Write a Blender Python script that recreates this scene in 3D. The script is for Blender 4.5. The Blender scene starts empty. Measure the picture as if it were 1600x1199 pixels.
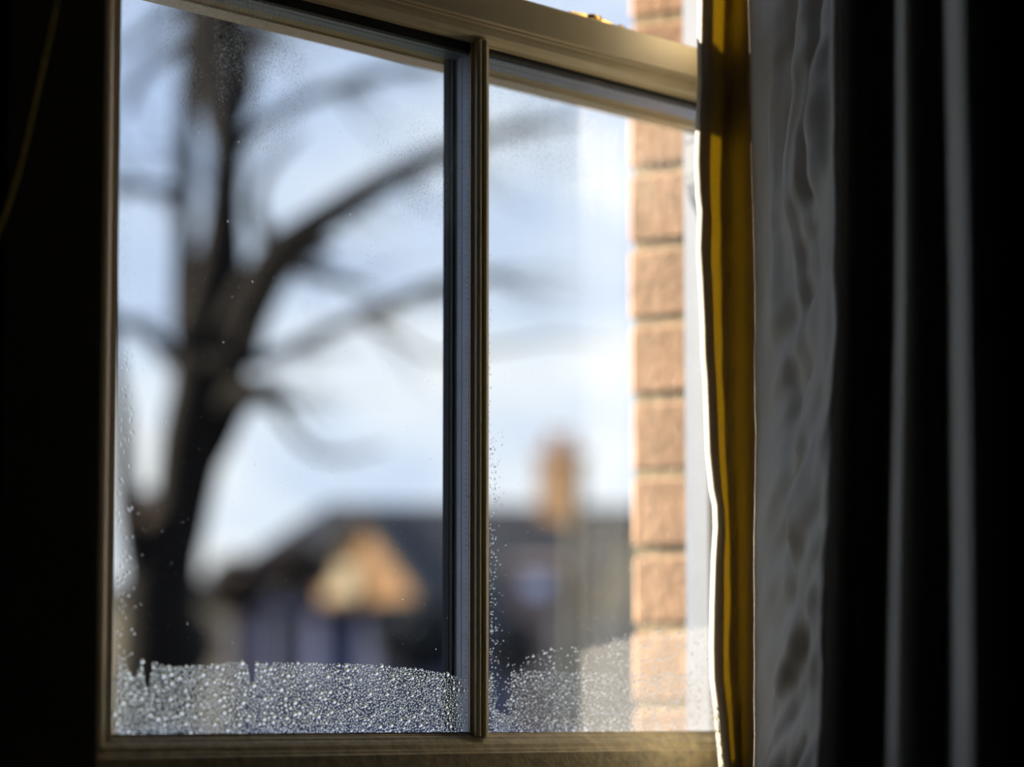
import bpy, bmesh, math, random
from mathutils import Vector, Matrix, noise
random.seed(7)
S = bpy.context.scene
COL = S.collection
PI = math.pi

# ------------------------------------------------------------------ camera
YAW, PITCH, FPX = math.radians(55.0), math.radians(3.3), 2800.0
CAM = Vector((-0.72598802, -1.06645694, 1.015))
FW = Vector((math.cos(YAW), math.sin(YAW), 0))          # level viewing direction
RT = Vector((math.sin(YAW), -math.cos(YAW), 0))
cam_d = bpy.data.cameras.new('camera')
cam = bpy.data.objects.new('camera', cam_d)
COL.objects.link(cam)
cam.location = CAM
fwd = FW * math.cos(PITCH) + Vector((0, 0, math.sin(PITCH)))
cam.rotation_euler = fwd.to_track_quat('-Z', 'Y').to_euler()
cam_d.sensor_width = 36.0
cam_d.lens = FPX / 1600 * 36
cam_d.shift_y = 0.22316
cam_d.clip_start = 0.05
cam_d.clip_end = 500
cam_d.dof.use_dof = True
cam_d.dof.focus_distance = 1.255
cam_d.dof.aperture_fstop = 2.2
S.camera = cam

# ------------------------------------------------------------------ world, sun, exposure
S.view_settings.view_transform = 'Standard'
S.view_settings.look = 'None'
S.view_settings.gamma = 1
S.view_settings.use_curve_mapping = False
S.view_settings.exposure = 0.0
S.cycles.max_bounces = 14
S.cycles.transparent_max_bounces = 24
S.cycles.transmission_bounces = 12
S.cycles.diffuse_bounces = 5
S.cycles.sample_clamp_indirect = 4
S.cycles.use_denoising = True
S.cycles.caustics_refractive = False
S.cycles.caustics_reflective = False

w = bpy.data.worlds.new('sky')
S.world = w
w.use_nodes = True
nt = w.node_tree
nt.nodes.clear()
N = nt.nodes.new
L = nt.links.new
out = N('ShaderNodeOutputWorld'); bg = N('ShaderNodeBackground')
tc = N('ShaderNodeTexCoord')
mp = N('ShaderNodeMapping'); mp.inputs['Scale'].default_value = (1.0, 1.0, 2.6); mp.inputs['Location'].default_value = (0.35, 0.1, 0.22)
no = N('ShaderNodeTexNoise'); no.inputs['Scale'].default_value = 5.2; no.inputs['Detail'].default_value = 5; no.inputs['Roughness'].default_value = 0.52
sx = N('ShaderNodeSeparateXYZ')
grad = N('ShaderNodeMapRange'); grad.inputs[1].default_value = 0.0; grad.inputs[2].default_value = 0.30
grad.inputs[3].default_value = 0.32; grad.inputs[4].default_value = -0.04
add = N('ShaderNodeMath'); add.operation = 'ADD'
cr = N('ShaderNodeValToRGB')
cr.color_ramp.elements[0].position = 0.38; cr.color_ramp.elements[0].color = (0.50, 0.62, 0.87, 1)
cr.color_ramp.elements[1].position = 0.72; cr.color_ramp.elements[1].color = (0.98, 1.0, 1.03, 1)
e = cr.color_ramp.elements.new(0.54); e.color = (0.68, 0.78, 0.96, 1)
L(tc.outputs['Generated'], mp.inputs[0]); L(mp.outputs[0], no.inputs['Vector'])
L(tc.outputs['Generated'], sx.inputs[0]); L(sx.outputs['Z'], grad.inputs[0])
L(no.outputs[0], add.inputs[0]); L(grad.outputs[0], add.inputs[1]); L(add.outputs[0], cr.inputs[0])
L(cr.outputs[0], bg.inputs[0]); L(bg.outputs[0], out.inputs[0])
bg.inputs[1].default_value = 1.08

SUN_A, SUN_EL = math.radians(48), math.radians(17)
sun_d = bpy.data.lights.new('sun', 'SUN'); sun_d.energy = 22; sun_d.angle = math.radians(0.6); sun_d.color = (1.0, 0.85, 0.66)
sun = bpy.data.objects.new('sun', sun_d); COL.objects.link(sun)
dirn = Vector((math.cos(SUN_A) * math.cos(SUN_EL), -math.sin(SUN_A) * math.cos(SUN_EL), -math.sin(SUN_EL)))
sun.rotation_euler = dirn.to_track_quat('-Z', 'Y').to_euler()
sun.location = (-6, 5, 5)

# ------------------------------------------------------------------ helpers
def at(x, y, d):
    """world point at level distance d along the view for a photo pixel (1600 x 1199 frame)"""
    cy = 1118 - FPX * math.tan(PITCH)
    up = Vector((0, 0, math.cos(PITCH))) - FW * math.sin(PITCH)
    v = fwd * FPX + RT * (x - 800) - up * (y - cy)
    return CAM + v * (d / v.dot(FW))

def lat(x, d, z):
    return (x - 800) / FPX * (d * math.cos(PITCH) + (z - CAM.z) * math.sin(PITCH))

def P(l, d, z):
    p = CAM + RT * l + FW * d
    return Vector((p.x, p.y, z))

def tag(o, label=None, cat=None, group=None, kind=None):
    if label: o['label'] = label
    if cat: o['category'] = cat
    if group: o['group'] = group
    if kind: o['kind'] = kind
    return o

def empty(name, loc=(0, 0, 0), rz=0.0, parent=None):
    o = bpy.data.objects.new(name, None); COL.objects.link(o)
    o.location = loc; o.rotation_euler = (0, 0, rz)
    if parent: o.parent = parent
    return o

class MB:
    def __init__(s): s.v = []; s.f = []
    def add(s, vs, fs):
        n = len(s.v); s.v += [tuple(v) for v in vs]; s.f += [tuple(i + n for i in f) for f in fs]; return s
    def box(s, x0, x1, y0, y1, z0, z1):
        vs = [(x, y, z) for x in (x0, x1) for y in (y0, y1) for z in (z0, z1)]
        return s.add(vs, [(0, 1, 3, 2), (4, 6, 7, 5), (0, 4, 5, 1), (2, 3, 7, 6), (0, 2, 6, 4), (1, 5, 7, 3)])
    def prism(s, pts, a, b, axis):
        """polygon pts swept along axis from a to b. axis Z: pts=(x,y); X: pts=(y,z); Y: pts=(x,z)"""
        def mk(p, t): return {'Z': (p[0], p[1], t), 'X': (t, p[0], p[1]), 'Y': (p[0], t, p[1])}[axis]
        n = len(pts)
        vs = [mk(p, a) for p in pts] + [mk(p, b) for p in pts]
        fs = [tuple(range(n)), tuple(range(2 * n - 1, n - 1, -1))]
        fs += [(i, i + n, (i + 1) % n + n, (i + 1) % n) for i in range(n)]
        return s.add(vs, fs)
    def tube(s, pts, rads, seg=8, cap=True):
        n = len(pts); pts = [Vector(p) for p in pts]; vs = []; prev = None
        for i, p in enumerate(pts):
            t = (pts[min(i + 1, n - 1)] - pts[max(i - 1, 0)]).normalized()
            a = prev if prev is not None else (Vector((0, 0, 1)) if abs(t.z) < .9 else Vector((1, 0, 0)))
            a = (a - t * a.dot(t)).normalized(); prev = a; b = t.cross(a)
            r = rads[i] if isinstance(rads, (list, tuple)) else rads
            for k in range(seg):
                q = 2 * PI * k / seg
                vs.append(p + a * (r * math.cos(q)) + b * (r * math.sin(q)))
        fs = [(i * seg + k, i * seg + (k + 1) % seg, (i + 1) * seg + (k + 1) % seg, (i + 1) * seg + k) for i in range(n - 1) for k in range(seg)]
        if cap: fs += [tuple(range(seg - 1, -1, -1)), tuple(range((n - 1) * seg, n * seg))]
        return s.add(vs, fs)
    def lathe(s, prof, c=(0, 0, 0), seg=20):
        vs = []; n = len(prof)
        for r, z in prof:
            for k in range(seg):
                q = 2 * PI * k / seg; vs.append((c[0] + r * math.cos(q), c[1] + r * math.sin(q), c[2] + z))
        fs = [(i * seg + k, i * seg + (k + 1) % seg, (i + 1) * seg + (k + 1) % seg, (i + 1) * seg + k) for i in range(n - 1) for k in range(seg)]
        fs += [tuple(range(seg - 1, -1, -1)), tuple(range((n - 1) * seg, n * seg))]
        return s.add(vs, fs)
    def build(s, name, mat, parent=None, smooth=False, bevel=0, keep=False):
        me = bpy.data.meshes.new(name); me.from_pydata(s.v, [], s.f); me.update()
        if not keep:
            bm = bmesh.new(); bm.from_mesh(me); bmesh.ops.recalc_face_normals(bm, faces=bm.faces); bm.to_mesh(me); bm.free()
        if smooth:
            for p in me.polygons: p.use_smooth = True
        me.materials.append(mat)
        o = bpy.data.objects.new(name, me); COL.objects.link(o)
        if parent: o.parent = parent
        if bevel:
            m = o.modifiers.new('bevel', 'BEVEL'); m.width = bevel; m.segments = 2; m.limit_method = 'ANGLE'
        return o

def spline(pts, n=8):
    """Catmull-Rom through tuples"""
    r = []; m = len(pts)
    for i in range(m - 1):
        p0, p1, p2, p3 = pts[max(i - 1, 0)], pts[i], pts[i + 1], pts[min(i + 2, m - 1)]
        for k in range(n):
            t = k / n
            r.append(tuple(.5 * (2 * b + (c - a) * t + (2 * a - 5 * b + 4 * c - d) * t * t + (3 * b - a - 3 * c + d) * t ** 3)
                           for a, b, c, d in zip(p0, p1, p2, p3)))
    r.append(tuple(pts[-1])); return r

def interp(tab, x):
    if x <= tab[0][0]: return tab[0][1]
    for (a, u), (b, v) in zip(tab, tab[1:]):
        if x <= b: return u + (v - u) * (x - a) / (b - a)
    return tab[-1][1]

# ------------------------------------------------------------------ materials
def pmat(name, col, rough=.6, metal=0, nscale=0, namt=.15, bump=0, bscale=60, spec=.5):
    m = bpy.data.materials.new(name); m.use_nodes = True; t = m.node_tree; b = t.nodes['Principled BSDF']
    b.inputs['Base Color'].default_value = (*col, 1); b.inputs['Roughness'].default_value = rough
    b.inputs['Metallic'].default_value = metal; b.inputs['Specular IOR Level'].default_value = spec
    if nscale or bump:
        c = t.nodes.new('ShaderNodeTexCoord')
    if nscale:
        n = t.nodes.new('ShaderNodeTexNoise'); n.inputs['Scale'].default_value = nscale; n.inputs['Detail'].default_value = 5
        r = t.nodes.new('ShaderNodeValToRGB')
        r.color_ramp.elements[0].position = .3; r.color_ramp.elements[1].position = .7
        r.color_ramp.elements[0].color = (*[k * (1 - namt) for k in col], 1); r.color_ramp.elements[1].color = (*[min(1, k * (1 + namt)) for k in col], 1)
        t.links.new(c.outputs['Object'], n.inputs['Vector']); t.links.new(n.outputs[0], r.inputs[0]); t.links.new(r.outputs[0], b.inputs['Base Color'])
    if bump:
        n2 = t.nodes.new('ShaderNodeTexNoise'); n2.inputs['Scale'].default_value = bscale; n2.inputs['Detail'].default_value = 4
        bp = t.nodes.new('ShaderNodeBump'); bp.inputs['Strength'].default_value = bump; bp.inputs['Distance'].default_value = .002
        t.links.new(c.outputs['Object'], n2.inputs['Vector']); t.links.new(n2.outputs[0], bp.inputs['Height']); t.links.new(bp.outputs[0], b.inputs['Normal'])
    return m

def brick_mat(name, c1, c2, mortar, scale, bw=.225, rh=.075, ms=.01, axis='XZ'):
    m = bpy.data.materials.new(name); m.use_nodes = True; t = m.node_tree; b = t.nodes['Principled BSDF']
    b.inputs['Roughness'].default_value = .9
    c = t.nodes.new('ShaderNodeTexCoord'); sp = t.nodes.new('ShaderNodeSeparateXYZ'); cb = t.nodes.new('ShaderNodeCombineXYZ')
    t.links.new(c.outputs['Object'], sp.inputs[0]); t.links.new(sp.outputs[axis[0]], cb.inputs[0]); t.links.new(sp.outputs[axis[1]], cb.inputs[1])
    k = t.nodes.new('ShaderNodeTexBrick'); k.inputs['Color1'].default_value = (*c1, 1); k.inputs['Color2'].default_value = (*c2, 1); k.inputs['Mortar'].default_value = (*mortar, 1)
    k.inputs['Scale'].default_value = scale; k.inputs['Brick Width'].default_value = bw; k.inputs['Row Height'].default_value = rh; k.inputs['Mortar Size'].default_value = ms
    n = t.nodes.new('ShaderNodeTexNoise'); n.inputs['Scale'].default_value = 30; n.inputs['Detail'].default_value = 6
    mx = t.nodes.new('ShaderNodeMix'); mx.data_type = 'RGBA'; mx.blend_type = 'OVERLAY'; mx.inputs[0].default_value = .45
    t.links.new(cb.outputs[0], k.inputs['Vector']); t.links.new(c.outputs['Object'], n.inputs['Vector'])
    t.links.new(k.outputs[0], mx.inputs[6]); t.links.new(n.outputs[0], mx.inputs[7]); t.links.new(mx.outputs[2], b.inputs['Base Color'])
    bp = t.nodes.new('ShaderNodeBump'); bp.inputs['Strength'].default_value = .6; bp.inputs['Distance'].default_value = .004
    t.links.new(n.outputs[0], bp.inputs['Height']); t.links.new(bp.outputs[0], b.inputs['Normal'])
    return m

M = {
    'cream': pmat('cream_gloss_paint', (.78, .66, .42), .38, nscale=35, namt=.05, bump=.12, bscale=90),
    'cream_worn': pmat('cream_worn_paint', (.66, .55, .33), .42, nscale=120, namt=.25, bump=.35, bscale=300),
    'white_ext': pmat('white_paint_shade_tone', (.085, .105, .155), .6, nscale=20, namt=.06, bump=.1, spec=.2),  # white paint, darkened and blued to stand in for shade from the sun
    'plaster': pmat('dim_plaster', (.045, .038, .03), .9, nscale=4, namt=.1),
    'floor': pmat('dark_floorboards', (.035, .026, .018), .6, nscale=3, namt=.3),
    'spacer': pmat('grey_metal_spacer', (.56, .64, .86), .45, .2, nscale=60, namt=.08),
    'hole': pmat('dark_perforation', (.02, .025, .035), .8),
    'frame_shaded': pmat('shaded_cream_paint', (.09, .07, .045), .6, nscale=20, namt=.1),  # cream box frame with its shade put into the colour
    'seal_shade': pmat('black_seal_and_shade', (.012, .012, .014), .6),
    'brass': pmat('polished_brass', (.85, .58, .18), .16, 1.0, bump=.05, bscale=40),
    'cord': pmat('olive_cord', (.85, .66, .14), .8, nscale=300, namt=.3),
    'mortar': pmat('lime_mortar', (.62, .50, .34), .95, nscale=60, namt=.25, bump=.5, bscale=120),
    'brick_a': pmat('orange_brick', (.74, .47, .32), .9, nscale=28, namt=.22, bump=.6, bscale=120),
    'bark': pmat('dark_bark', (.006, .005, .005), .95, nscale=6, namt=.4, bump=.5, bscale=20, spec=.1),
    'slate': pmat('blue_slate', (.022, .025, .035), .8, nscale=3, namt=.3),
    'ochre': brick_mat('ochre_brick', (.36, .19, .075), (.31, .15, .06), (.28, .2, .12), 1),
    'house_brick': brick_mat('red_house_brick', (.42, .2, .1), (.35, .16, .08), (.35, .3, .22), 1),
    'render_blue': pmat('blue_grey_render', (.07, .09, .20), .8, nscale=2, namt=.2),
    'frame_white': pmat('white_window_frame', (.62, .63, .88), .6, nscale=4, namt=.05),
    'render_cream': pmat('cream_render', (.42, .35, .24), .9, nscale=2, namt=.1),
    'render_pink': pmat('pinkish_render', (.20, .145, .14), .9, nscale=2, namt=.15),
    'dark_glass': pmat('dark_window_glass', (.02, .03, .05), .08, nscale=1, namt=.2),
    'stone': pmat('pale_stone', (.2, .2, .2), .9, nscale=3, namt=.2),
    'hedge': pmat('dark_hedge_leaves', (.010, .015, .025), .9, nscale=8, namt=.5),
    'russet': pmat('russet_leaves', (.035, .022, .016), .9, nscale=8, namt=.5),
    'grass': pmat('garden_lawn', (.02, .03, .015), .95, nscale=2, namt=.4),
    'pole': pmat('weathered_pole', (.06, .055, .04), .85, nscale=10, namt=.3),
    'terra': pmat('terracotta', (.2, .11, .07), .8, nscale=10, namt=.2),
    'fly': pmat('dead_insect_brown', (.10, .035, .02), .6),
}

def curtain_mat(nm, tf, k=1.0, tc_=(.85, .5, .1)):
    m = bpy.data.materials.new(nm); m.use_nodes = True; t = m.node_tree; t.nodes.clear()
    o = t.nodes.new('ShaderNodeOutputMaterial'); d = t.nodes.new('ShaderNodeBsdfDiffuse'); tr = t.nodes.new('ShaderNodeBsdfTranslucent')
    gl = t.nodes.new('ShaderNodeBsdfGlossy'); gl.inputs['Roughness'].default_value = .42; gl.inputs[0].default_value = (.8, .8, .8, 1)
    c = t.nodes.new('ShaderNodeTexCoord'); n = t.nodes.new('ShaderNodeTexNoise'); n.inputs['Scale'].default_value = 18; n.inputs['Detail'].default_value = 4
    r = t.nodes.new('ShaderNodeValToRGB'); r.color_ramp.elements[0].color = (.40 * k, .38 * k, .35 * k, 1); r.color_ramp.elements[1].color = (.52 * k, .50 * k, .46 * k, 1)
    tr.inputs[0].default_value = (*tc_, 1)
    m1 = t.nodes.new('ShaderNodeMixShader'); m1.inputs[0].default_value = tf
    m2 = t.nodes.new('ShaderNodeMixShader'); m2.inputs[0].default_value = .06
    wv = t.nodes.new('ShaderNodeTexNoise'); wv.inputs['Scale'].default_value = 900
    bp = t.nodes.new('ShaderNodeBump'); bp.inputs['Strength'].default_value = .15; bp.inputs['Distance'].default_value = .0006
    K = t.links.new
    K(c.outputs['Object'], n.inputs['Vector']); K(n.outputs[0], r.inputs[0]); K(r.outputs[0], d.inputs[0])
    K(c.outputs['Object'], wv.inputs['Vector']); K(wv.outputs[0], bp.inputs['Height'])
    for q in (d, gl): K(bp.outputs[0], q.inputs['Normal'])
    K(d.outputs[0], m1.inputs[1]); K(tr.outputs[0], m1.inputs[2]); K(m1.outputs[0], m2.inputs[1]); K(gl.outputs[0], m2.inputs[2]); K(m2.outputs[0], o.inputs[0])
    return m
M['curtain'] = curtain_mat('lined_curtain_cloth', .014, 1.3)
M['hem'] = curtain_mat('unlined_curtain_margin', .40, 1.5, (.44, .34, .03))

def water_mat():
    m = bpy.data.materials.new('water_drop'); m.use_nodes = True; t = m.node_tree; t.nodes.clear()
    o = t.nodes.new('ShaderNodeOutputMaterial'); g = t.nodes.new('ShaderNodeBsdfGlass'); g.inputs['IOR'].default_value = 1.33; g.inputs['Roughness'].default_value = .02
    t.links.new(g.outputs[0], o.inputs[0]); return m
M['water'] = water_mat()

def glass_mat(name, dusty=None):
    """window glass; dusty = dict(base, x-table of fog height, fog strength, dust spots) makes the inner, misted face"""
    m = bpy.data.materials.new(name); m.use_nodes = True; t = m.node_tree; t.nodes.clear()
    n = t.nodes.new; K = t.links.new
    o = n('ShaderNodeOutputMaterial'); tp = n('ShaderNodeBsdfTransparent'); tp.inputs[0].default_value = (.95, .97, .97, 1)
    gl = n('ShaderNodeBsdfGlossy'); gl.inputs['Roughness'].default_value = .01
    fr = n('ShaderNodeFresnel'); fr.inputs[0].default_value = 1.27
    ms = n('ShaderNodeMixShader'); K(fr.outputs[0], ms.inputs[0]); K(tp.outputs[0], ms.inputs[1]); K(gl.outputs[0], ms.inputs[2])
    last = ms.outputs[0]
    if dusty:
        def math_(op, a, b=None, c=None, clamp=False):
            q = n('ShaderNodeMath'); q.operation = op; q.use_clamp = clamp
            for i, v in enumerate((a, b, c)):
                if v is None: continue
                if isinstance(v, (int, float)): q.inputs[i].default_value = v
                else: K(v, q.inputs[i])
            return q.outputs[0]
        def noise_(scale, detail=3, sz=1.0, rough=.5):
            mpn = n('ShaderNodeMapping'); mpn.inputs['Scale'].default_value = (1, 1, sz); K(tcn.outputs['Object'], mpn.inputs[0])
            q = n('ShaderNodeTexNoise'); q.inputs['Scale'].default_value = scale; q.inputs['Detail'].default_value = detail; q.inputs['Roughness'].default_value = rough
            K(mpn.outputs[0], q.inputs['Vector']); return q.outputs[0]
        def maprange(v, a, b, c=0.0, d=1.0):
            q = n('ShaderNodeMapRange'); K(v, q.inputs[0])
            for i, k in enumerate((a, b, c, d)): q.inputs[i + 1].default_value = k
            q.interpolation_type = 'SMOOTHSTEP'; return q.outputs[0]
        tcn = n('ShaderNodeTexCoord'); sp = n('ShaderNodeSeparateXYZ'); K(tcn.outputs['Object'], sp.inputs[0])
        X, Z = sp.outputs['X'], sp.outputs['Z']
        # height of the misted strip along the pane
        fc = n('ShaderNodeFloatCurve'); x0, x1 = dusty['x']; K(math_('DIVIDE', math_('SUBTRACT', X, x0), x1 - x0), fc.inputs['Value'])
        cu = fc.mapping.curves[0]; tab = dusty['fog']
        cu.points[0].location = (0, tab[0][1] * 10); cu.points[1].location = (1, tab[-1][1] * 10)
        for xx, hh in tab[1:-1]: cu.points.new((xx - x0) / (x1 - x0), hh * 10)
        for p in cu.points: p.handle_type = 'VECTOR'
        fc.mapping.update()
        h = math_('ADD', math_('DIVIDE', fc.outputs[0], 10.0), math_('MULTIPLY', math_('SUBTRACT', noise_(160, 4, .35), .5), .010))
        dz = math_('SUBTRACT', math_('ADD', h, 1.0022), Z)
        fog = maprange(dz, 0.0, dusty.get('soft', .0018))
        fog = math_('MULTIPLY', fog, maprange(noise_(420, 2), .30, .62, dusty['fs'] * .55, dusty['fs']))
        tot = math_('ADD', fog, dusty['base'])
        # broad dirt haze, thicker near the head of the pane, streaked vertically
        streak = maprange(noise_(16, 4, .25, .6), .42, .75)
        hz = math_('MULTIPLY', maprange(Z, 1.30, 1.50), dusty['top'])
        tot = math_('ADD', tot, math_('MULTIPLY', hz, math_('ADD', math_('MULTIPLY', streak, .8), .25)))
        # fine specks of dirt in patches
        sk = maprange(noise_(800, 3, .8, .7), .50, .62)
        for (cx, cz, rx, rz, a) in dusty['patches']:
            ex = math_('POWER', math_('DIVIDE', math_('SUBTRACT', X, cx), rx), 2.0)
            ez = math_('POWER', math_('DIVIDE', math_('SUBTRACT', Z, cz), rz), 2.0)
            g = math_('SUBTRACT', 1.0, math_('ADD', ex, ez), clamp=True)
            g = math_('MULTIPLY', g, maprange(noise_(60, 3, .3), .35, .6, .25, 1))
            tot = math_('ADD', tot, math_('MULTIPLY', math_('MULTIPLY', g, math_('ADD', math_('MULTIPLY', sk, .8), .12)), a))
        # scattered single specks
        sp2 = maprange(noise_(700, 1), .735, .76)
        tot = math_('ADD', tot, math_('MULTIPLY', sp2, .35), clamp=True)
        df = n('ShaderNodeBsdfDiffuse'); df.inputs[0].default_value = (.7, .7, .7, 1)
        tl = n('ShaderNodeBsdfTranslucent'); tl.inputs[0].default_value = (.92, .92, .92, 1)
        mx = n('ShaderNodeMixShader'); mx.inputs[0].default_value = .72; K(df.outputs[0], mx.inputs[1]); K(tl.outputs[0], mx.inputs[2])
        m3 = n('ShaderNodeMixShader'); K(tot, m3.inputs[0]); K(last, m3.inputs[1]); K(mx.outputs[0], m3.inputs[2]); last = m3.outputs[0]
    K(last, o.inputs[0]); return m

ZB = 1.0022                                             # visible foot of the lower panes
FOG_L = [(-.285, .030), (-.280, .046), (-.272, .034), (-.266, .047), (-.262, .020), (-.259, .046), (-.250, .043), (-.222, .044), (-.200, .047),
         (-.1915, .047), (-.1885, .022), (-.1855, .046), (-.155, .047), (-.10, .0465), (-.06, .044), (-.035, .041), (-.0171, .036)]
FOG_R = [(-.001, .050), (.002, .046), (.006, .016), (.0185, .011), (.0205, .050), (.0235, .052), (.0262, .040), (.030, .053), (.050, .060), (.0665, .062),
         (.0685, .034), (.071, .062), (.095, .067), (.13, .075), (.2, .085), (.259, .09)]
M['pane_l'] = glass_mat('misted_glass_wide_pane', dict(x=(-.285, -.0171), fog=FOG_L, fs=.10, base=.004, top=.03,
              patches=[(-.205, 1.455, .065, .085, .75), (-.052, 1.405, .06, .05, .35), (-.245, 1.49, .06, .03, .25), (-.285, 1.30, .010, .30, .25)]))
M['pane_r'] = glass_mat('misted_glass_narrow_pane', dict(x=(-.001, .259), fog=FOG_R, fs=.09, base=.022, top=.03, soft=.007,
              patches=[(.03, 1.46, .07, .06, .25), (.10, 1.44, .12, .05, .15), (.012, 1.10, .012, .10, .12)]))
M['glass'] = glass_mat('clear_glass')

# ------------------------------------------------------------------ the room
def struct(name, mb, mat, **k):
    o = mb.build(name, mat, **k); o['kind'] = 'structure'; return o
# window wall with the opening; left part deepened outward, unseen, to block sun from spacer and folds
wf = MB(); OX0, OX1, OZ0, OZ1 = -.375, .350, .885, 2.10
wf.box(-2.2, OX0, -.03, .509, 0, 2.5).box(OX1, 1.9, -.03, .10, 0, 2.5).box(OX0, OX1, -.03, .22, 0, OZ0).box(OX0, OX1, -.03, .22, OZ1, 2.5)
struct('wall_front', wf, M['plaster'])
struct('wall_left', MB().box(-2.3, -2.2, -3.4, .22, 0, 2.5), M['plaster'])
struct('wall_right', MB().box(1.9, 2.0, -3.4, .10, 0, 2.5), M['plaster'])
struct('wall_back', MB().box(-2.3, 2.0, -3.5, -3.4, 0, 2.5), M['plaster'])
struct('floor', MB().box(-2.3, 2.0, -3.5, .22, -.1, 0), M['floor'])
struct('ceiling', MB().box(-2.3, 2.0, -3.5, .22, 2.5, 2.6), M['plaster'])

# ------------------------------------------------------------------ the sash window
win = empty('window_1', (0, 0, 0)); win['kind'] = 'structure'
tag(win, 'cream painted sliding sash window with two tall lower panes', 'window')

# box frame: linings, staff beads, pulley stiles, outer linings
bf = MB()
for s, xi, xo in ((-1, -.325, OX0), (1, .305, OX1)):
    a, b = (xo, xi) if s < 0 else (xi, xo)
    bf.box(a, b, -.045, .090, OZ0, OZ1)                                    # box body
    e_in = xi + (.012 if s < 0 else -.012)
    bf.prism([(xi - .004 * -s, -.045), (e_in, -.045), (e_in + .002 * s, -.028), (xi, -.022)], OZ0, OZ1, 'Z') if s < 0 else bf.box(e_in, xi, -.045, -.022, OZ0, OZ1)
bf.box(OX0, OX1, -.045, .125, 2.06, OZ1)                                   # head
bf.build('box_frame', M['frame_shaded'], win, bevel=.0015)
ol = MB()
ol.prism([(.290, .090), (.350, .090), (.350, .140), (.306, .140), (.306, .128), (.296, .124), (.292, .118), (.290, .108)], OZ0, OZ1, 'Z')
ol.prism([(-.310, .090), (-.375, .090), (-.375, .120), (-.318, .120), (-.312, .112)], OZ0, OZ1, 'Z')
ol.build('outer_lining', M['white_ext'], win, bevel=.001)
pb = MB().box(.297, .305, .036, .044, OZ0, OZ1).box(-.325, -.317, .036, .044, OZ0, OZ1)
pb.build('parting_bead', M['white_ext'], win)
si = MB()
si.prism([(-.02, .885), (.30, .855), (.30, .80), (-.02, .80)], OX0 - .0, OX1, 'X')
si.build('outer_sill', M['white_ext'], win, bevel=.003)
struct('trim_1', MB().box(-.46, .44, -.11, -.03, .862, .885).box(-.44, .42, -.047, -.03, .80, .862), M['cream'], bevel=.004)

ls = empty('lower_sash', parent=win)
XL, XR = -.2855, .259
# moulded section of the sash members seen from the room (depth, height) : underside of the meeting rail
mr = [(-.018, 1.5385), (-.0165, 1.5400), (.036, 1.5400), (.036, 1.5012), (.027, 1.5012), (.0265, 1.5035), (.0235, 1.5035), (.0235, 1.5010), (.0035, 1.5010),
      (.0035, 1.5035), (-.0020, 1.5035), (-.0050, 1.5030), (-.0056, 1.5042), (-.0066, 1.5050), (-.0095, 1.5062), (-.0118, 1.5084), (-.0132, 1.5112), (-.0138, 1.5135), (-.0158, 1.5140), (-.0158, 1.5152), (-.018, 1.5160)]
MB().prism(mr, -.325, .305, 'X').build('meeting_rail', M['cream'], ls)
br = [(-.0010, 1.0022), (-.0022, 1.0005), (-.0060, .9996), (-.0068, .9982), (-.0088, .9968), (-.0112, .9945), (-.0124, .9915), (-.0142, .9908), (-.0150, .9890), (-.018, .9882), (-.018, .885), (.034, .885), (.034, 1.0020), (.027, 1.0026), (.0265, 1.0), (.0235, 1.0), (.0235, 1.0020), (.0035, 1.0020)]
MB().prism(br, -.325, .305, 'X').build('bottom_rail', M['cream_worn'], ls)
# stiles
st = [(-.325, -.018), (-.3008, -.018), (-.3005, -.0150), (-.2990, -.0148), (-.2972, -.0138), (-.2950, -.0112), (-.2936, -.0085), (-.2930, -.0068), (-.2905, -.0066), (-.2900, -.0040), (-.2868, -.0035), (-.2858, -.0010), (-.2855, .0035), (-.2875, .0035), (-.2875, .0235), (-.2850, .027), (-.2870, .034), (-.325, .034)]
MB().prism(st, .995, 1.5035, 'Z').build('stile', M['cream'], ls)
mir = [(XR - (x - XL), y) for x, y in st]; mir = [(min(x, .305), y) for x, y in mir]
MB().prism(mir, .995, 1.5035, 'Z').build('stile', M['cream'], ls)
sg = MB().box(-.2855, -.0150, -.0010, .0000, .9995, 1.0030).box(-.2855, -.0150, -.0016, .0030, 1.4965, 1.5036).box(-.0040, .259, -.0010, .0000, .9995, 1.0026).box(-.0040, .259, -.0010, .0030, 1.5010, 1.5036)  # black strips draw the shadow lines where the glass meets the rails
sg.build('seal_shade_strip', M['seal_shade'], ls)
# glazing bar: moulded nose in the room, outer part beyond the glass
gb = MB()
nose = [(-.0172, -.0006), (-.0176, -.0024), (-.0166, -.0034), (-.0158, -.0050), (-.0160, -.0080), (-.0168, -.0094), (-.0160, -.0108), (-.0146, -.0112), (-.0134, -.0106), (-.0128, -.0086), (-.0120, -.0086), (-.0116, -.0112), (-.0100, -.0118), (-.0082, -.0112), (-.0074, -.0096), (-.0064, -.0060), (-.0040, -.0036), (-.0012, -.0020), (-.0010, -.0006)]
gb.prism(nose, 1.0000, 1.5040, 'Z')
gb.build('glazing_bar', M['cream'], ls)
ob = MB().prism([(-.0142, .0272), (-.0040, .0272), (-.0040, .036), (-.0085, .0372), (-.0158, .0368), (-.0158, .0335), (-.0170, .0328), (-.0166, .0275)], 1.0, 1.5015, 'Z')
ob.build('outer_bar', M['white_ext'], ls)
MB().box(-.0136, -.0046, .0000, .0272, 1.0, 1.5015).build('seal_shade_strip', M['seal_shade'], ls)
MB().box(-.0162, -.0136, .0236, .0272, 1.0022, 1.5010).build('seal_shade_strip', M['seal_shade'], ls)

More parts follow.
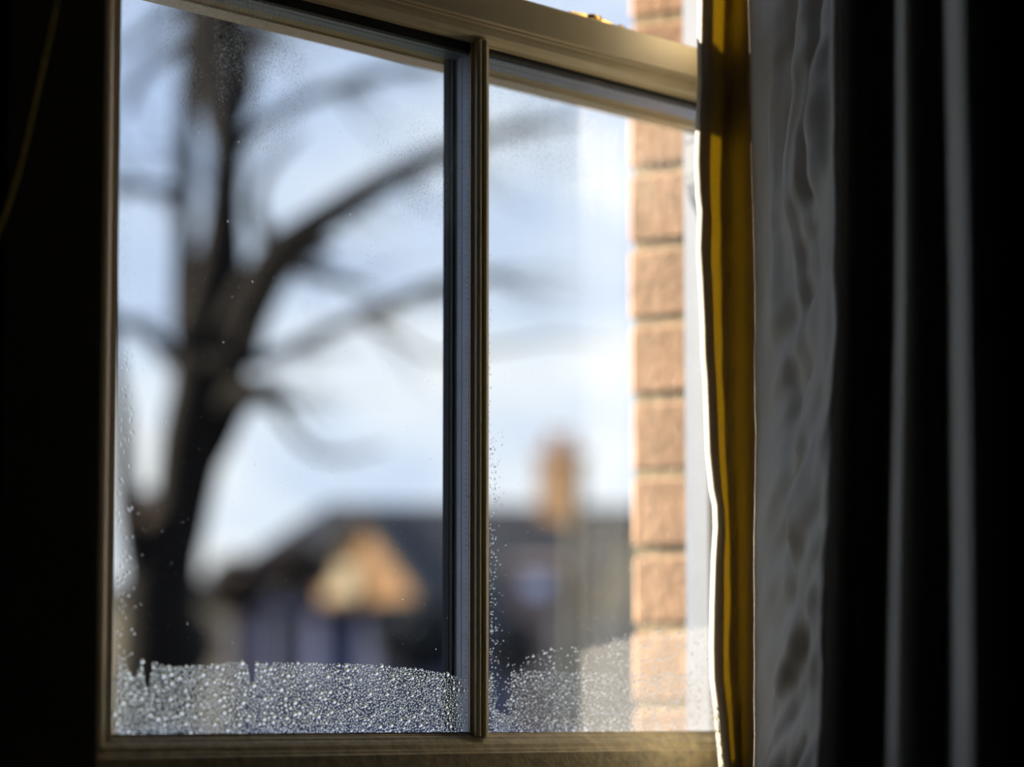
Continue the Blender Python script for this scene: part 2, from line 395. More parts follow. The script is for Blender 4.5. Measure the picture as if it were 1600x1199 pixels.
def dots(mb, n0, n1, step, fn, r):
    t = n0
    while t < n1:
        c, ux, uy = fn(t); c = Vector(c); vs = [c + Vector(ux) * (r * math.cos(k * PI / 4)) + Vector(uy) * (r * math.sin(k * PI / 4)) for k in range(8)]
        mb.add(vs, [tuple(range(8))]); t += step
# perforated spacer bars round each sealed unit
for (x0, x1) in ((-.2855, -.0144), (-.0036, .259)):
    sb = MB(); seam = .0138
    for xa in ((x0 - .004, x0), (x1, x1 + .004)):
        sb.box(*xa, .0044, seam - .0004, 1.0022, 1.5010).box(*xa, seam + .0004, .0232, 1.0022, 1.5010)
    sb.box(x0, x1, .0044, .0232, 1.0010, 1.0022).box(x0, x1, .0044, seam - .0004, 1.4990, 1.5010).box(x0, x1, seam + .0004, .0232, 1.4990, 1.5010)
    sp_o = sb.build('spacer_bar', M['spacer'], ls)
    if x1 < 0: tag(sp_o, 'grey metal spacer with two rows of small holes')
    hb = MB()
    for yy in (.0072, .0205):
        dots(hb, 1.0055, 1.4985, .0040, lambda t, y=yy: ((x1 - .00012, y, t), (0, 1, 0), (0, 0, 1)), .00052)
        dots(hb, x0 + .004, x1 - .003, .0040, lambda t, y=yy: ((t, y, 1.49888), (1, 0, 0), (0, 1, 0)), .00052)
    hb.build('perforations', M['hole'], ls, keep=True)

def pane(name, x0, x1, y, z0, z1, mat, parent, label=None):
    o = MB().add([(x0, y, z0), (x1, y, z0), (x1, y, z1), (x0, y, z1)], [(0, 1, 2, 3)]).build(name, mat, parent, keep=True)
    if label: tag(o, label)
    return o
pane('glass_pane', -.2875, -.0136, .0002, 1.0005, 1.5030, M['pane_l'], ls, 'inner pane misted along its foot and specked at the top')
pane('glass_pane', -.0046, .2610, .0002, 1.0005, 1.5030, M['pane_r'], ls, 'hazy inner pane beside the curtain')
pane('glass_pane', -.2875, -.0136, .0250, 1.0005, 1.5030, M['glass'], ls)
pane('glass_pane', -.0046, .2610, .0250, 1.0005, 1.5030, M['glass'], ls)

us = empty('upper_sash', parent=win)
MB().prism([(.0470, 1.5420), (.0470, 1.5040), (.0880, 1.5150), (.0880, 1.5450), (.0660, 1.5500)], -.316, .296, 'X').build('meeting_rail', M['cream'], us)
for s in (-1, 1):
    a, b = ((-.316, -.285) if s < 0 else (.262, .296))
    m_ = MB().prism([(a, .047), (b, .047), (b, .072 if s < 0 else .090), (a, .090 if s < 0 else .072)] if s < 0 else [(a, .047), (b, .047), (b, .088), (a, .088)], 1.504, 2.06, 'Z')
    m_.build('stile', M['white_ext'], us, bevel=.001)
    # ogee horn below the meeting rail
    inn, o_ = (b, a) if s < 0 else (a, b); dx = (o_ - inn)
    pts = [(o_, 1.504), (inn, 1.504), (inn, 1.478), (inn + .04 * dx, 1.468), (inn + .15 * dx, 1.458), (inn + .30 * dx, 1.450), (inn + .42 * dx, 1.444), (inn + .50 * dx, 1.437), (inn + .56 * dx, 1.430), (o_, 1.424)]
    MB().prism(pts, .050, .088, 'Y').build('horn', M['white_ext'], us, bevel=.001)
MB().box(-.285, .262, .047, .088, 2.03, 2.06).build('top_rail', M['cream'], us)
MB().box(-.020, -.004, .052, .086, 1.545, 2.03).build('glazing_bar', M['cream'], us, bevel=.002)
M['pane_u'] = M['glass']
pane('glass_pane', -.285, -.020, .066, 1.545, 2.03, M['glass'], us)
pane('glass_pane', -.004, .262, .066, 1.545, 2.03, M['glass'], us)

# brass sash fastener on the meeting rail
lk = empty('sash_lock', (.108, .012, 1.5400), parent=win); tag(lk, 'polished brass sash fastener on top of the meeting rail')
MB().box(-.026, .026, -.013, .013, 0, .0028).build('base_plate', M['brass'], lk, bevel=.001)
MB().lathe([(.0085, .0028), (.0085, .006), (.0070, .0075), (.0070, .0100), (.0085, .0110), (.0085, .0140), (.0060, .0155), (.002, .016)], (-.004, 0, 0)).build('pivot', M['brass'], lk, smooth=True)
arm = MB(); arm.prism([(-.030, .0095), (-.028, .0135), (-.012, .0150), (.006, .0148), (.018, .0125), (.022, .0085), (.018, .0075), (.004, .0100), (-.012, .0105)], -.0045, .0045, 'Y')
arm.build('lever_arm', M['brass'], lk, bevel=.001)
kn = MB().lathe([(.001, .004), (.0040, .005), (.0055, .008), (.0050, .011), (.0030, .013), (.001, .0135)], (.022, -.003, 0)); kn.build('knob', M['brass'], lk, smooth=True)
for sx_ in (-.019, .012): MB().lathe([(.0030, .0028), (.0028, .0038), (.001, .0043)], (sx_, -.009, 0), 12).build('screw', M['brass'], lk, smooth=True)

# ------------------------------------------------------------------ brick pier outside
pier = empty('trim_2'); pier['kind'] = 'structure'; tag(pier, 'orange brick pier with splayed edge just outside the window', 'pier')
A = P(lat(988, 1.765, 1.2), 1.765, 0); Bq = P(lat(1130, 1.735, 1.2), 1.735, 0)
ux = (Bq - A); ux.z = 0; wlen = ux.length; ux.normalize(); ny = Vector((-ux.y, ux.x, 0))
if ny.dot(FW) < 0: ny = -ny
back = .16
mo = MB()
def pl(a, b, z): q = A + ux * a + ny * b; return (q.x, q.y, z)
def pbox(mb, a0, a1, b0, b1, z0, z1):
    vs = [pl(a, b, z) for a in (a0, a1) for b in (b0, b1) for z in (z0, z1)]
    mb.add(vs, [(0, 1, 3, 2), (4, 6, 7, 5), (0, 4, 5, 1), (2, 3, 7, 6), (0, 2, 6, 4), (1, 5, 7, 3)])
pbox(mo, .003, .30, .0022, back, -.6, 2.6)
mo.build('mortar', M['mortar'], pier)
bk = MB(); z = .97 - 21 * .0765; row = 0
# courses placed so their joints fall at the heights seen
zj = unp = None
def joint_z(y): return at(1020, y, 1.755).z
pitch = (joint_z(263) - joint_z(982)) / 6.0; z0 = joint_z(982) - pitch * 22
for i in range(38):
    zz = z0 + i * pitch; off = random.uniform(-.0022, .0018)
    c = .0045
    # each course: one header at the arris (rounded), then a stretcher
    for (a0, a1) in ((off, .106 + off), (.116 + off, .30)):
        pbox(bk, a0, a1, random.uniform(-.001, .001), back - .01, zz + .0055, zz + pitch - .0055)
bo = bk.build('brickwork', M['brick_a'], pier); mdb = bo.modifiers.new('bevel', 'BEVEL'); mdb.width = .0025; mdb.segments = 3
for p in bo.data.polygons: p.use_smooth = False

# ------------------------------------------------------------------ curtain
ZT = [(0, 1.5445), (300, 1.40), (600, 1.2573), (800, 1.1632), (1000, 1.0697), (1199, .9776)]
def y_of_z(z):
    t = [(b, a) for a, b in ZT][::-1]
    if z > 1.5445: return (1.5445 - z) * 2080
    if z < .9776: return 1199 + (.9776 - z) * 2160
    return interp(t, z)
EDGE = [(-300, 1096), (0, 1094), (60, 1093), (110, 1094), (170, 1091), (240, 1089), (290, 1091), (320, 1094), (380, 1092), (430, 1095), (500, 1098), (545, 1099), (585, 1102), (640, 1104), (700, 1106), (760, 1112), (785, 1117), (820, 1118), (870, 1115), (940, 1113), (1010, 1112), (1060, 1113), (1110, 1119), (1160, 1123), (1199, 1127), (1500, 1135)]
# profile stations: (image column at the top / middle / foot, distance at top / middle / foot)
ST = [((1106, 1106, 1106), (1.346, 1.346, 1.346)),
      ((1099.5, 1099.5, 1099.5), (1.336, 1.336, 1.336)),
      ((1096.5, 1096.5, 1096.5), (1.327, 1.327, 1.327)),
      ((1103.5, 1103.5, 1103.5), (1.3155, 1.3155, 1.3155)),
      ((1109, 1108, 1110), (1.324, 1.324, 1.322)),
      ((1121, 1118, 1122), (1.350, 1.348, 1.344)),
      ((1134, 1129, 1136), (1.364, 1.364, 1.358)),
      ((1147, 1146, 1152), (1.366, 1.366, 1.362)),
      ((1164, 1172, 1174), (1.335, 1.335, 1.325)),
      ((1178, 1192, 1190), (1.285, 1.275, 1.265)),
      ((1222, 1235, 1215), (1.235, 1.225, 1.215)),
      ((1268, 1268, 1245), (1.185, 1.18, 1.165)),
      ((1297, 1292, 1265), (1.13, 1.13, 1.115)),
      ((1308, 1304, 1280), (1.105, 1.10, 1.09)),
      ((1322, 1318, 1300), (1.115, 1.11, 1.105)),
      ((1345, 1340, 1330), (1.165, 1.165, 1.155)),
      ((1382, 1380, 1371), (1.150, 1.150, 1.140)),
      ((1397, 1392, 1383), (1.10, 1.10, 1.09)),
      ((1404, 1400, 1389), (1.06, 1.055, 1.05)),
      ((1418, 1416, 1408), (1.035, 1.025, 1.02)),
      ((1436, 1440, 1440), (1.07, 1.07, 1.065)),
      ((1458, 1472, 1470), (1.075, 1.075, 1.07)),
      ((1470, 1486, 1486), (1.01, 1.01, 1.01)),
      ((1485, 1502, 1505), (.935, .935, .935)),
      ((1499, 1518, 1526), (.91, .905, .905)),
      ((1530, 1550, 1560), (.93, .93, .93)),
      ((1575, 1590, 1600), (.96, .96, .96)),
      ((1640, 1650, 1660), (.90, .90, .90)),
      ((1720, 1720, 1720), (.84, .84, .84)),
      ((1800, 1800, 1800), (.86, .86, .86)),
      ((1900, 1900, 1900), (.80, .80, .80))]
def tri(v, t):                                            # t 0 top .. 1 foot
    return v[0] + (v[1] - v[0]) * t * 2 if t < .5 else v[1] + (v[2] - v[1]) * (t * 2 - 1)
nz = 340; sub = 10; z_lo, z_hi = .03, 2.47
rows = []
for i in range(nz + 1):
    s_ = i / nz
    # denser rows in the part behind the window
    zz = z_lo + (z_hi - z_lo) * s_
    if True:
        a, b = .90, 1.62; q = s_
        zz = z_lo + (a - z_lo) * q / .12 if q < .12 else (a + (b - a) * (q - .12) / .76 if q < .88 else b + (z_hi - b) * (q - .88) / .12)
    y = y_of_z(zz); t = max(0, min(1, y / 1199))
    e_off = interp(EDGE, y) - 1099.5
    pts = []
    for k, (xs, ds) in enumerate(ST):
        wgt = max(0.0, 1 - max(0, k - 4) / 4.0)
        x = tri(xs, t) + e_off * wgt; d = tri(ds, t)
        pts.append((lat(x, d, zz), d))
    pr = spline(pts, sub)
    row = []
    for j, (l, d) in enumerate(pr):
        u = j / sub - 2
        # creases: diagonal ridges over the broad lit fold, small hem puckers on the edge
        amp = math.exp(-((u - 8.9) / 1.5) ** 2)
        q = zz * 1.0 - (u - 9) * .030
        wv = noise.noise(Vector((q * 17, u * .35, 3.1))) * 1.0 + .45 * noise.noise(Vector((q * 44, u * .9, 7.7))) + .30 * noise.noise(Vector((zz * 9, u * 1.6, 1.1)))
        fold = noise.noise(Vector((zz * 5.5 + 3, u * 1.9, 5.1))) + .5 * noise.noise(Vector((zz * 9, u * 3.6, 8.8)))
        hi = max(0, min(1, (zz - 1.22) / .16))
        dl = amp * (wv * (1 - .55 * hi) + fold * (.25 + .75 * hi)) * .0170
        amp2 = math.exp(-((u - 4.0) / 1.3) ** 2)
        dl += amp2 * noise.noise(Vector((zz * 26, u * .5, 9.3))) * .0015
        amp3 = math.exp(-((u - 4.8) / 1.0) ** 2)
        dd = amp3 * noise.noise(Vector((zz * 38 - u * .8, u * .4, 4.3))) * .004
        # broad slow sway of the further folds
        if u > 12: dl += .0016 * noise.noise(Vector((zz * 3.5, u * .3, 2.2)))
        row.append(P(l + dl, d + dd - dl * .35, zz))
    rows.append(row)
nx = len(rows[0]); cm = MB()
cm.v = [tuple(p) for r in rows for p in r]
cm.f = [(i * nx + j, i * nx + j + 1, (i + 1) * nx + j + 1, (i + 1) * nx + j) for i in range(nz) for j in range(nx - 1)]
cu = cm.build('curtain', M['curtain'], smooth=True, keep=True)
cu.data.materials.append(M['hem'])
for p in cu.data.polygons:
    if p.index % (nx - 1) < 5.9 * sub: p.material_index = 1
sd = cu.modifiers.new('cloth', 'SOLIDIFY'); sd.thickness = .0009; sd.offset = 0
tag(cu, 'long pale cotton curtain drawn open in deep folds beside the window', 'curtain')

# ------------------------------------------------------------------ pull cord by the left jamb
cpts = [at(x, y, 1.0) for x, y in ((-150, 720), (-80, 560), (-35, 442), (0, 352), (24, 282), (44, 205), (60, 130), (75, 62), (88, 0), (99, -90), (105, -220))]
top = cpts[-1].copy(); cpts += [Vector((top.x + .004, top.y, 1.9)), Vector((top.x + .004, top.y, 2.5))]
cd = MB().tube(spline([tuple(p) for p in cpts], 10), .0012, 8)
tag(cd.build('blind_cord', M['cord'], smooth=True), 'thin olive yellow blind cord hanging in a slack curve by the dark window jamb', 'cord')

# ------------------------------------------------------------------ condensation on the panes
def drop(mb, x, z, r, hgt=.80, el=1.12):
    n = 8; vs = [(x, -.00005 - r * hgt, z - r * .12)]
    for ring, (rr, yy) in enumerate(((.45, .90), (.82, .58), (1.0, .0))):
        for k in range(n):
            q = 2 * PI * k / n; vs.append((x + r * rr * math.cos(q), -.00005 - r * hgt * yy, z + r * el * rr * math.sin(q) - r * .12 * yy))
    fs = [(0, 1 + k, 1 + (k + 1) % n) for k in range(n)]
    for ring in range(2):
        b = 1 + ring * n; fs += [(b + k, b + n + k, b + n + (k + 1) % n, b + (k + 1) % n) for k in range(n)]
    fs.append(tuple(1 + 2 * n + k for k in range(n)))
    mb.add(vs, fs)
def band(mb, x0, x1, fog, count, rmin, rmax, keep_fn=None):
    cell = .0022; grid = {}; ok = 0; tries = 0
    while ok < count and tries < count * 9:
        tries += 1
        x = random.uniform(x0, x1); hh = interp(fog, x); z = ZB + random.uniform(.0004, max(.001, hh + .0012))
        if keep_fn and not keep_fn(x, z): continue
        r = rmin + (rmax - rmin) * random.random() ** 3.2
        gx, gz = int(x / cell), int(z / cell); bad = False
        for a in (-1, 0, 1):
            for b in (-1, 0, 1):
                for (px, pz, pr_) in grid.get((gx + a, gz + b), ()):
                    if (px - x) ** 2 + (pz - z) ** 2 < ((pr_ + r) * .98) ** 2: bad = True; break
                if bad: break
            if bad: break
        if bad: continue
        grid.setdefault((gx, gz), []).append((x, z, r)); drop(mb, x, z, r); ok += 1
dl_ = MB(); band(dl_, -.2840, -.0185, FOG_L, 3900, .00045, .00195)
for k in range(150):                                                       # beads up the two edges of the pane
    z = ZB + .03 + .22 * random.random() ** 1.5; drop(dl_, -.2835 + abs(random.gauss(0, .006)), z, random.uniform(.0003, .0008))
for k in range(170):
    drop(dl_, -.0176 - abs(random.gauss(0, .0016)), random.uniform(1.02, 1.42), random.uniform(.00025, .0006))
for k in range(60):
    drop(dl_, random.uniform(-.28, -.02), random.uniform(1.06, 1.48), random.uniform(.00018, .0004), el=1.8)
o = dl_.build('condensation', M['water'], smooth=True, keep=True)
tag(o, 'beads of condensation along the foot of the wide clear pane', 'condensation', kind='stuff')
dr_ = MB(); band(dr_, .0000, .2570, FOG_R, 3400, .00038, .0014, lambda x, z: z < ZB + .045 or random.random() < .15)
for k in range(260):
    z = ZB + .02 + .20 * random.random() ** 1.3; drop(dr_, .0012 + abs(random.gauss(0, .0055)), z, random.uniform(.0003, .0007))
for k in range(24): drop(dr_, random.gauss(.0165, .0012), ZB + random.uniform(.01, .055), random.uniform(.0004, .0007))
for k in range(30): drop(dr_, .0003 + random.random() * .002, random.uniform(1.2, 1.36), random.uniform(.0003, .0006))
o = dr_.build('condensation', M['water'], smooth=True, keep=True)
tag(o, 'beads of condensation along the foot of the hazy pane beside the curtain', 'condensation', kind='stuff')

# ------------------------------------------------------------------ outside: ground
struct('ground', MB().box(-120, 160, .30, 220, -.8, -.6), M['grass'])

# bare tree
tree = empty('bare_tree', tuple(P(lat(245, 8, 0), 8, -.6)))
tag(tree, 'big leafless tree with dark forking trunk close outside the window', 'tree')
inv = tree.location.copy()
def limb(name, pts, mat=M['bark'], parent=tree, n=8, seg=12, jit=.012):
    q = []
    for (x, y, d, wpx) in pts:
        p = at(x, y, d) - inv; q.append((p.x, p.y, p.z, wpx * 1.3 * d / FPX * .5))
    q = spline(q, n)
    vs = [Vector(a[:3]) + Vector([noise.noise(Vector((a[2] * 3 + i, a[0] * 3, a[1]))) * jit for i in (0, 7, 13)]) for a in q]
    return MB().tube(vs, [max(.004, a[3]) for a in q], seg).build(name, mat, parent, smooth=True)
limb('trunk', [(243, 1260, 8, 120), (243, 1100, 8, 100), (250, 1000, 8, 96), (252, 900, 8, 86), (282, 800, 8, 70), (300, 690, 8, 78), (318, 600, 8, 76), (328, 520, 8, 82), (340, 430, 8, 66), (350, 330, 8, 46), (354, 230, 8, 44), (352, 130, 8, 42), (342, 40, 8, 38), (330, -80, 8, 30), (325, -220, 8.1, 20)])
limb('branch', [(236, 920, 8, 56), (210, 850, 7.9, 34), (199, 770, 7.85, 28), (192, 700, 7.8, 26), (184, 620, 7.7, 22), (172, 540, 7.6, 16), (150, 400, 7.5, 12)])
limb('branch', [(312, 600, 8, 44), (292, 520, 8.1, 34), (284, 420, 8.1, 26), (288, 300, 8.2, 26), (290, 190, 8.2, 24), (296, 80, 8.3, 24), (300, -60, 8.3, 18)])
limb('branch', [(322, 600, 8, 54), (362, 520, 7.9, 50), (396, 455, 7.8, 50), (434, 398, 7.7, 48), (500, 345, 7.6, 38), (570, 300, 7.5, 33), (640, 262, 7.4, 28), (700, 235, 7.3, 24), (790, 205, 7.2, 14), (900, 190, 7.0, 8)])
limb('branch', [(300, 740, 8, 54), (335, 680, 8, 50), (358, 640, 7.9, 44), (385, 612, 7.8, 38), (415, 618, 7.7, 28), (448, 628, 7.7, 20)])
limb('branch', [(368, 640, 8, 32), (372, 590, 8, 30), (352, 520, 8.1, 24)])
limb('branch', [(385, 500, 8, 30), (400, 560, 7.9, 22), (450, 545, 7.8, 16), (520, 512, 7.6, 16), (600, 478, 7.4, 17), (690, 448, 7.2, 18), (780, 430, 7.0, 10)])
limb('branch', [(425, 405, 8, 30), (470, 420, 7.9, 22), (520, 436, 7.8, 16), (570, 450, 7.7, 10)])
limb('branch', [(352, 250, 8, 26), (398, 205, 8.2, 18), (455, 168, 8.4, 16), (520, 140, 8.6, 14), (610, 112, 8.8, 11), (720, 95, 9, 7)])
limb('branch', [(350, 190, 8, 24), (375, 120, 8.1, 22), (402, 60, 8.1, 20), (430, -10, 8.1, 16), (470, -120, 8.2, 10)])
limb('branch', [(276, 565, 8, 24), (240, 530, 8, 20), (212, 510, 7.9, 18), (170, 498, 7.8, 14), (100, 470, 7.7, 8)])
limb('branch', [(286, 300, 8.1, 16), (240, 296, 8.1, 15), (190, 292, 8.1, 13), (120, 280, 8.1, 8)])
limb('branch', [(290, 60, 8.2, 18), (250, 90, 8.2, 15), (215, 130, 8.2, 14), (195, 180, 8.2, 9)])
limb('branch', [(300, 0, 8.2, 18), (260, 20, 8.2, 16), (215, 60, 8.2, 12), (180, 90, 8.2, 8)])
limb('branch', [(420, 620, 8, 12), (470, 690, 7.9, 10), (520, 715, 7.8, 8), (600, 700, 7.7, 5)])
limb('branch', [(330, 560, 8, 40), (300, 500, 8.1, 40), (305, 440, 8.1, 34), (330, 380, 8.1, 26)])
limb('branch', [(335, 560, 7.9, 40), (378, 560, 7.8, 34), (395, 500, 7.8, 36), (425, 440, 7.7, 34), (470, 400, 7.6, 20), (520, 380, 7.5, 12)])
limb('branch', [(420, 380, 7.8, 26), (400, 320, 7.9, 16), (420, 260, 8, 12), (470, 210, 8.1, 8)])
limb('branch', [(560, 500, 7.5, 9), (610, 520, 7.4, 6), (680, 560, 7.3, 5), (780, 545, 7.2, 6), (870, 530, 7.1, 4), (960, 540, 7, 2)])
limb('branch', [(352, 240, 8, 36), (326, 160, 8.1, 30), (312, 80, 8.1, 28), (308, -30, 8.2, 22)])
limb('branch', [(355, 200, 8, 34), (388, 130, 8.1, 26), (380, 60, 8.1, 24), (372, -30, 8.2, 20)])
# fine twigs, beyond counting
tw = MB(); rs = random.Random(3)
for k in range(170):
    bx, by = rs.choice([(352, 60), (300, 80), (434, 398), (520, 335), (610, 280), (690, 240), (450, 545), (560, 495), (660, 455), (520, 140), (600, 112), (400, 60), (288, 250), (445, 628), (400, 600), (520, 436), (230, 296), (210, 510), (760, 430), (780, 205)])
    a = rs.uniform(-.9, .5) + (0 if bx > 320 else rs.choice((0, PI - .2))); ln = rs.uniform(60, 190); d = rs.uniform(7.2, 8.8); w0 = rs.uniform(2.5, 6.0)
    pts = []; x, y = bx, by
    for i in range(6):
        p = at(x, y, d) - inv; pts.append(tuple(p) + (w0 * (1 - i / 6.5) * d / FPX * .5,))
        x += math.cos(a) * ln / 5; y -= math.sin(a) * ln / 5 * -1 if rs.random() < .12 else math.sin(a) * ln / 5; a += rs.uniform(-.3, .3); d += rs.uniform(-.1, .1)
    tw.tube([q[:3] for q in pts], [max(.0015, q[3]) for q in pts], 5)
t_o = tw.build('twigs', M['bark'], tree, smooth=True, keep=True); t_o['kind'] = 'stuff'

# a second slim branchy tree further off, showing through the hazy pane
# ------------------------------------------------------------------ houses
def origin_at(x, d): return P(lat(x, d, 1), d, -.6)
def zed(y, d): return at(800, y, d).z + .6                     # height above the ground for a photo row
def hx(x, x0, d): return lat(x, d, 3) - lat(x0, d, 3)
RZ = math.atan2(RT.y, RT.x)                                    # level turn of the street's frontage
def gable_roof(mb, x0, x1, y0, y1, ze, zr, over=.3, hip0=0, hip1=0):
    ym = (y0 + y1) / 2
    vs = [(x0 - over, y0 - over, ze), (x1 + over, y0 - over, ze), (x1 + over, y1 + over, ze), (x0 - over, y1 + over, ze), (x0 - over + hip0, ym, zr), (x1 + over - hip1, ym, zr)]
    vs += [(v[0], v[1], v[2] - .18) for v in vs[:4]]
    mb.add(vs, [(0, 1, 5, 4), (2, 3, 4, 5), (0, 4, 3), (1, 2, 5), (0, 6, 7, 1), (1, 7, 8, 2), (2, 8, 9, 3), (3, 9, 6, 0), (6, 9, 8, 7)])

# long slate roofed house
d = 38
h1 = empty('house', tuple(origin_at(500, d)), RZ + .10); tag(h1, 'long house with dark slate roof, brick gable and tall ochre chimney', 'house')
X = lambda x, dd=d: hx(x, 500, dd)
ze, zr = zed(935, d), zed(786, 42)
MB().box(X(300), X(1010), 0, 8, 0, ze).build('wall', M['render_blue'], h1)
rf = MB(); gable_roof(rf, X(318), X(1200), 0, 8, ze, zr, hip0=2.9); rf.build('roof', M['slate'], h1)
# cross gable, turned to the sun
g = empty('brick_gable', (X(500), -.6, 0), -.62, parent=h1); gw = 2.3
zg0, zg1 = zed(932, d - .6), zed(818, d - .6)
MB().prism([(0, zg0 - .15), (gw, zg0 - .15), (gw, zg0), (gw * .42, zg1), (0, zg0 + .5)], 0, 2.2, 'Y').build('gable_wall', M['ochre'], g)
MB().prism([(-.22, zg0 + .30), (gw * .42, zg1 + .16), (gw + .25, zg0 - .18), (gw + .25, zg0 - .02), (gw * .42, zg1 + .34), (-.22, zg0 + .48)], -.15, 2.4, 'Y').build('gable_roof', M['slate'], g)
MB().box(gw * .12, gw * .42, -.08, .02, zg0 - .05, zg0 + .65).build('gable_window', M['render_cream'], g)
# windows with pale frames under the eaves
for (xa, xb) in ((352, 392), (415, 467), (478, 505), (563, 600)):
    f = MB().box(X(xa), X(xb), -.10, .02, zed(1075, d), zed(955, d)).build('window', M['frame_white'], h1)
    MB().box(X(xa + 14 if xb - xa > 45 else xa + 27), X(xb - 12 if xb - xa > 45 else xb - 2), -.13, -.08, zed(1070, d), zed(962, d)).build('pane', M['dark_glass'], f)
MB().box(X(296), X(352), -.12, .02, 0, zed(965, d)).build('porch', M['render_cream'], h1)
MB().box(X(290), X(700), -.4, -.1, ze - .35, ze - .12).build('fascia', M['frame_white'] if False else M['render_blue'], h1)
# chimney
ch = empty('chimney', (X(874, 42), 3.6, zed(812, 42)), -.5, parent=h1)
cw = .42; chh = zed(690, 42) - zed(812, 42)
MB().box(-cw, cw, -cw, cw, -.8, chh - .3).build('stack', M['ochre'], ch)
MB().box(-cw - .08, cw + .08, -cw - .08, cw + .08, chh - .42, chh - .22).build('cap', M['house_brick'], ch)
for px_ in (-.2, .2): MB().lathe([(.15, chh - .22), (.13, chh + .1), (.17, chh + .18), (.16, chh + .24)], (px_, 0, 0), 12).build('chimney_pot', M['terra'], ch, smooth=True)

# brick house seen between the trunk and the window edge
d = 34
h2 = empty('house', tuple(origin_at(212, d)), RZ + .0); tag(h2, 'red brick house end showing behind the tree trunk', 'house')
MB().box(0, .95, 0, 1.6, 0, zed(775, d)).build('wall', M['ochre'], h2)
m_ = MB(); gable_roof(m_, 0, .95, 0, 1.6, zed(775, d), zed(755, d), .1); m_.build('roof', M['slate'], h2)
d = 30
h3 = empty('house', tuple(origin_at(150, d)), RZ - .3); tag(h3, 'low cream rendered building at the foot of the tree', 'building')
MB().box(0, 1.0, 0, 3, 0, zed(920, d)).build('wall', M['render_cream'], h3)
m_ = MB(); gable_roof(m_, 0, 1.0, 0, 3, zed(920, d), zed(895, d), .1); m_.build('roof', M['slate'], h3)

# cream gabled house and pinkish house in front of the slate roof
d = 30
h4 = empty('house', tuple(origin_at(925, d)), RZ - .25); tag(h4, 'sunlit cream gabled house in front of the slate roof beside the brick pier', 'house')
zb_, zt_ = zed(900, d), zed(828, d)
MB().prism([(0, 0), (1.9, 0), (1.9, zb_), (.75, zt_), (0, zb_ - .35)], 0, 3, 'Y').build('gable_wall', M['render_cream'], h4)
MB().prism([(-.1, zb_ - .45), (.75, zt_ + .02), (2.0, zb_ - .05), (2.0, zb_ + .08), (.75, zt_ + .16), (-.1, zb_ - .3)], -.1, 3.1, 'Y').build('roof', M['slate'], h4)
MB().box(.5, .95, -.06, .02, zed(1000, d), zed(955, d)).build('window', M['stone'], h4)
d = 28
h5 = empty('house', tuple(origin_at(800, d)), RZ - .1); tag(h5, 'low pinkish rendered house below the chimney', 'house')
MB().box(.0, .95, 0, 1.6, 0, zed(882, d)).build('wall', M['render_pink'], h5)
m_ = MB(); gable_roof(m_, 0, .95, 0, 1.6, zed(882, d), zed(868, d), .05); m_.build('roof', M['render_pink'], h5)
MB().box(.2, .6, -.05, .02, zed(930, d), zed(900, d)).build('window', M['frame_white'], h5)
d = 22
gw_ = empty('garden_wall', tuple(origin_at(868, d)), RZ); tag(gw_, 'pale grey garden wall in front of the cream gabled house', 'wall')
MB().box(0, 1.1, 0, .25, 0, zed(965, d)).build('wall_body', M['stone'], gw_); MB().box(-.04, 1.14, -.04, .29, zed(965, d), zed(960, d)).build('coping', M['stone'], gw_)
pp = P(lat(901, 20, 2), 20, -.6)
po = MB().tube([pp, pp + Vector((0, 0, zed(880, 20))), pp + Vector((.01, 0, zed(745, 20)))], [.085, .075, .06], 12)
tag(po.build('utility_pole', M['pole'], smooth=True), 'dark weathered pole standing in line with the chimney', 'pole')

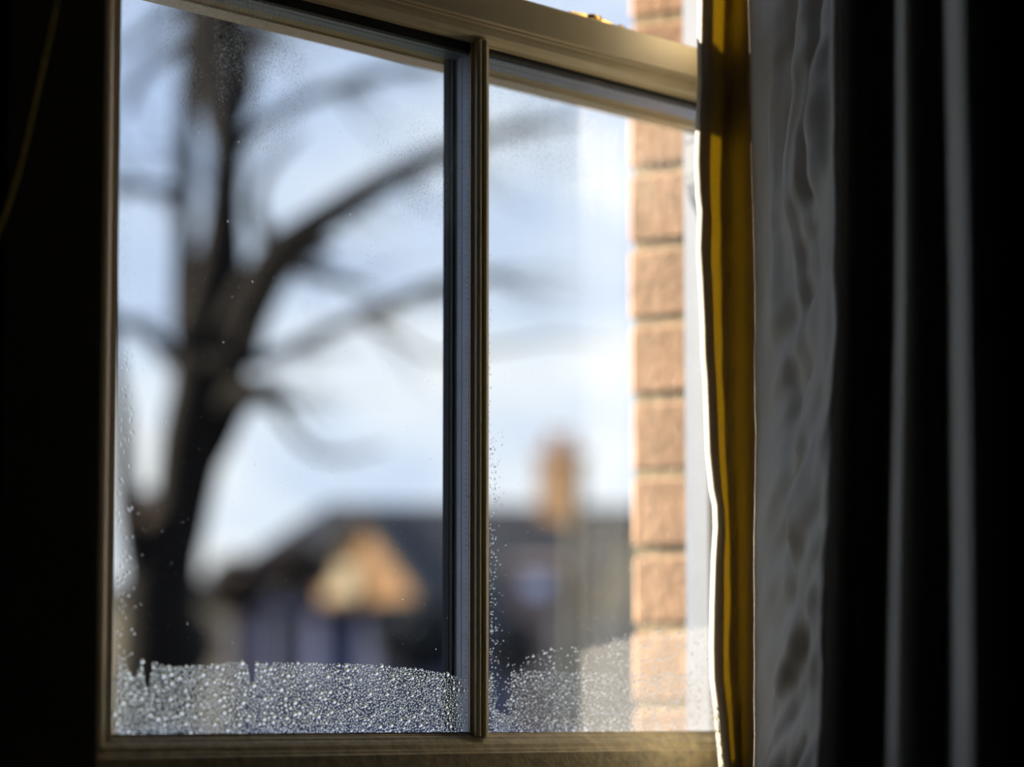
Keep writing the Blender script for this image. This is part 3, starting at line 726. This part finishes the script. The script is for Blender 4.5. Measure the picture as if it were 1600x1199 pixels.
# leafy masses
def bush(name, cx, cy, d, rx, ry, mat, label, n=420, leaf=.09, ground=True):
    root = empty(name, tuple(P(lat(cx, d, 1), d, -.6))); base = Vector(root.location)
    c = at(cx, cy, d) - base; RX, RY = rx * d / FPX, ry * d / FPX; mb = MB(); r_ = random.Random(int(cx + cy))
    for k in range(n):
        a, b = r_.uniform(0, 2 * PI), math.acos(r_.uniform(-1, 1)); rr = r_.random() ** .35
        p = c + RT * (RX * rr * math.sin(b) * math.cos(a)) + FW * (RX * .8 * rr * math.sin(b) * math.sin(a)) + Vector((0, 0, RY * rr * math.cos(b)))
        s = leaf * r_.uniform(.6, 1.4); u = Vector([r_.uniform(-1, 1) for _ in range(3)]).normalized(); v = u.orthogonal().normalized()
        mb.add([p - u * s, p + v * s * .6, p + u * s, p - v * s * .6 + Vector((0, 0, s * .2))], [(0, 1, 2, 3)])
    f = mb.build('foliage', mat, root, keep=True)
    MB().tube([(0, 0, 0), tuple(c * .5), tuple(c)], [.07, .05, .03], 7).build('stem', M['bark'], root)
    tag(root, label, 'bush'); return root
bush('bush', 372, 915, 26, 52, 48, M['russet'], 'rounded dark brown bush just right of the tree trunk', 600, .10)
bush('bush', 462, 890, 28, 62, 42, M['russet'], 'wide dark brown bush against the brick gable', 700, .10)
bush('bush', 660, 1000, 24, 85, 62, M['hedge'], 'dark evergreen bush near the glazing bar', 900, .10)
bush('bush', 800, 1015, 24.5, 45, 52, M['hedge'], 'dark evergreen bush below the pinkish house', 800, .09)
bush('bush', 300, 1010, 20, 38, 60, M['hedge'], 'dark narrow bush beside the tree trunk', 500, .08)

# dead fly and a smear on the wide pane
fl = MB(); c = Vector((-.2155, -.0006, 1.4650))
fl.lathe([(.0001, -.0022), (.0006, -.0014), (.0008, 0), (.0006, .001), (.0001, .0016)], c, 8)
for a in (.5, 1.2, 2.2, 2.8, 3.9, 5.2): fl.tube([c, c + Vector((.002 * math.cos(a), 0, .002 * math.sin(a))), c + Vector((.0028 * math.cos(a + .3), .0003, .0028 * math.sin(a + .3)))], .0001, 4)
tag(fl.build('dead_fly', M['fly'], smooth=True), 'tiny brown dead fly stuck near the top of the wide pane', 'insect')
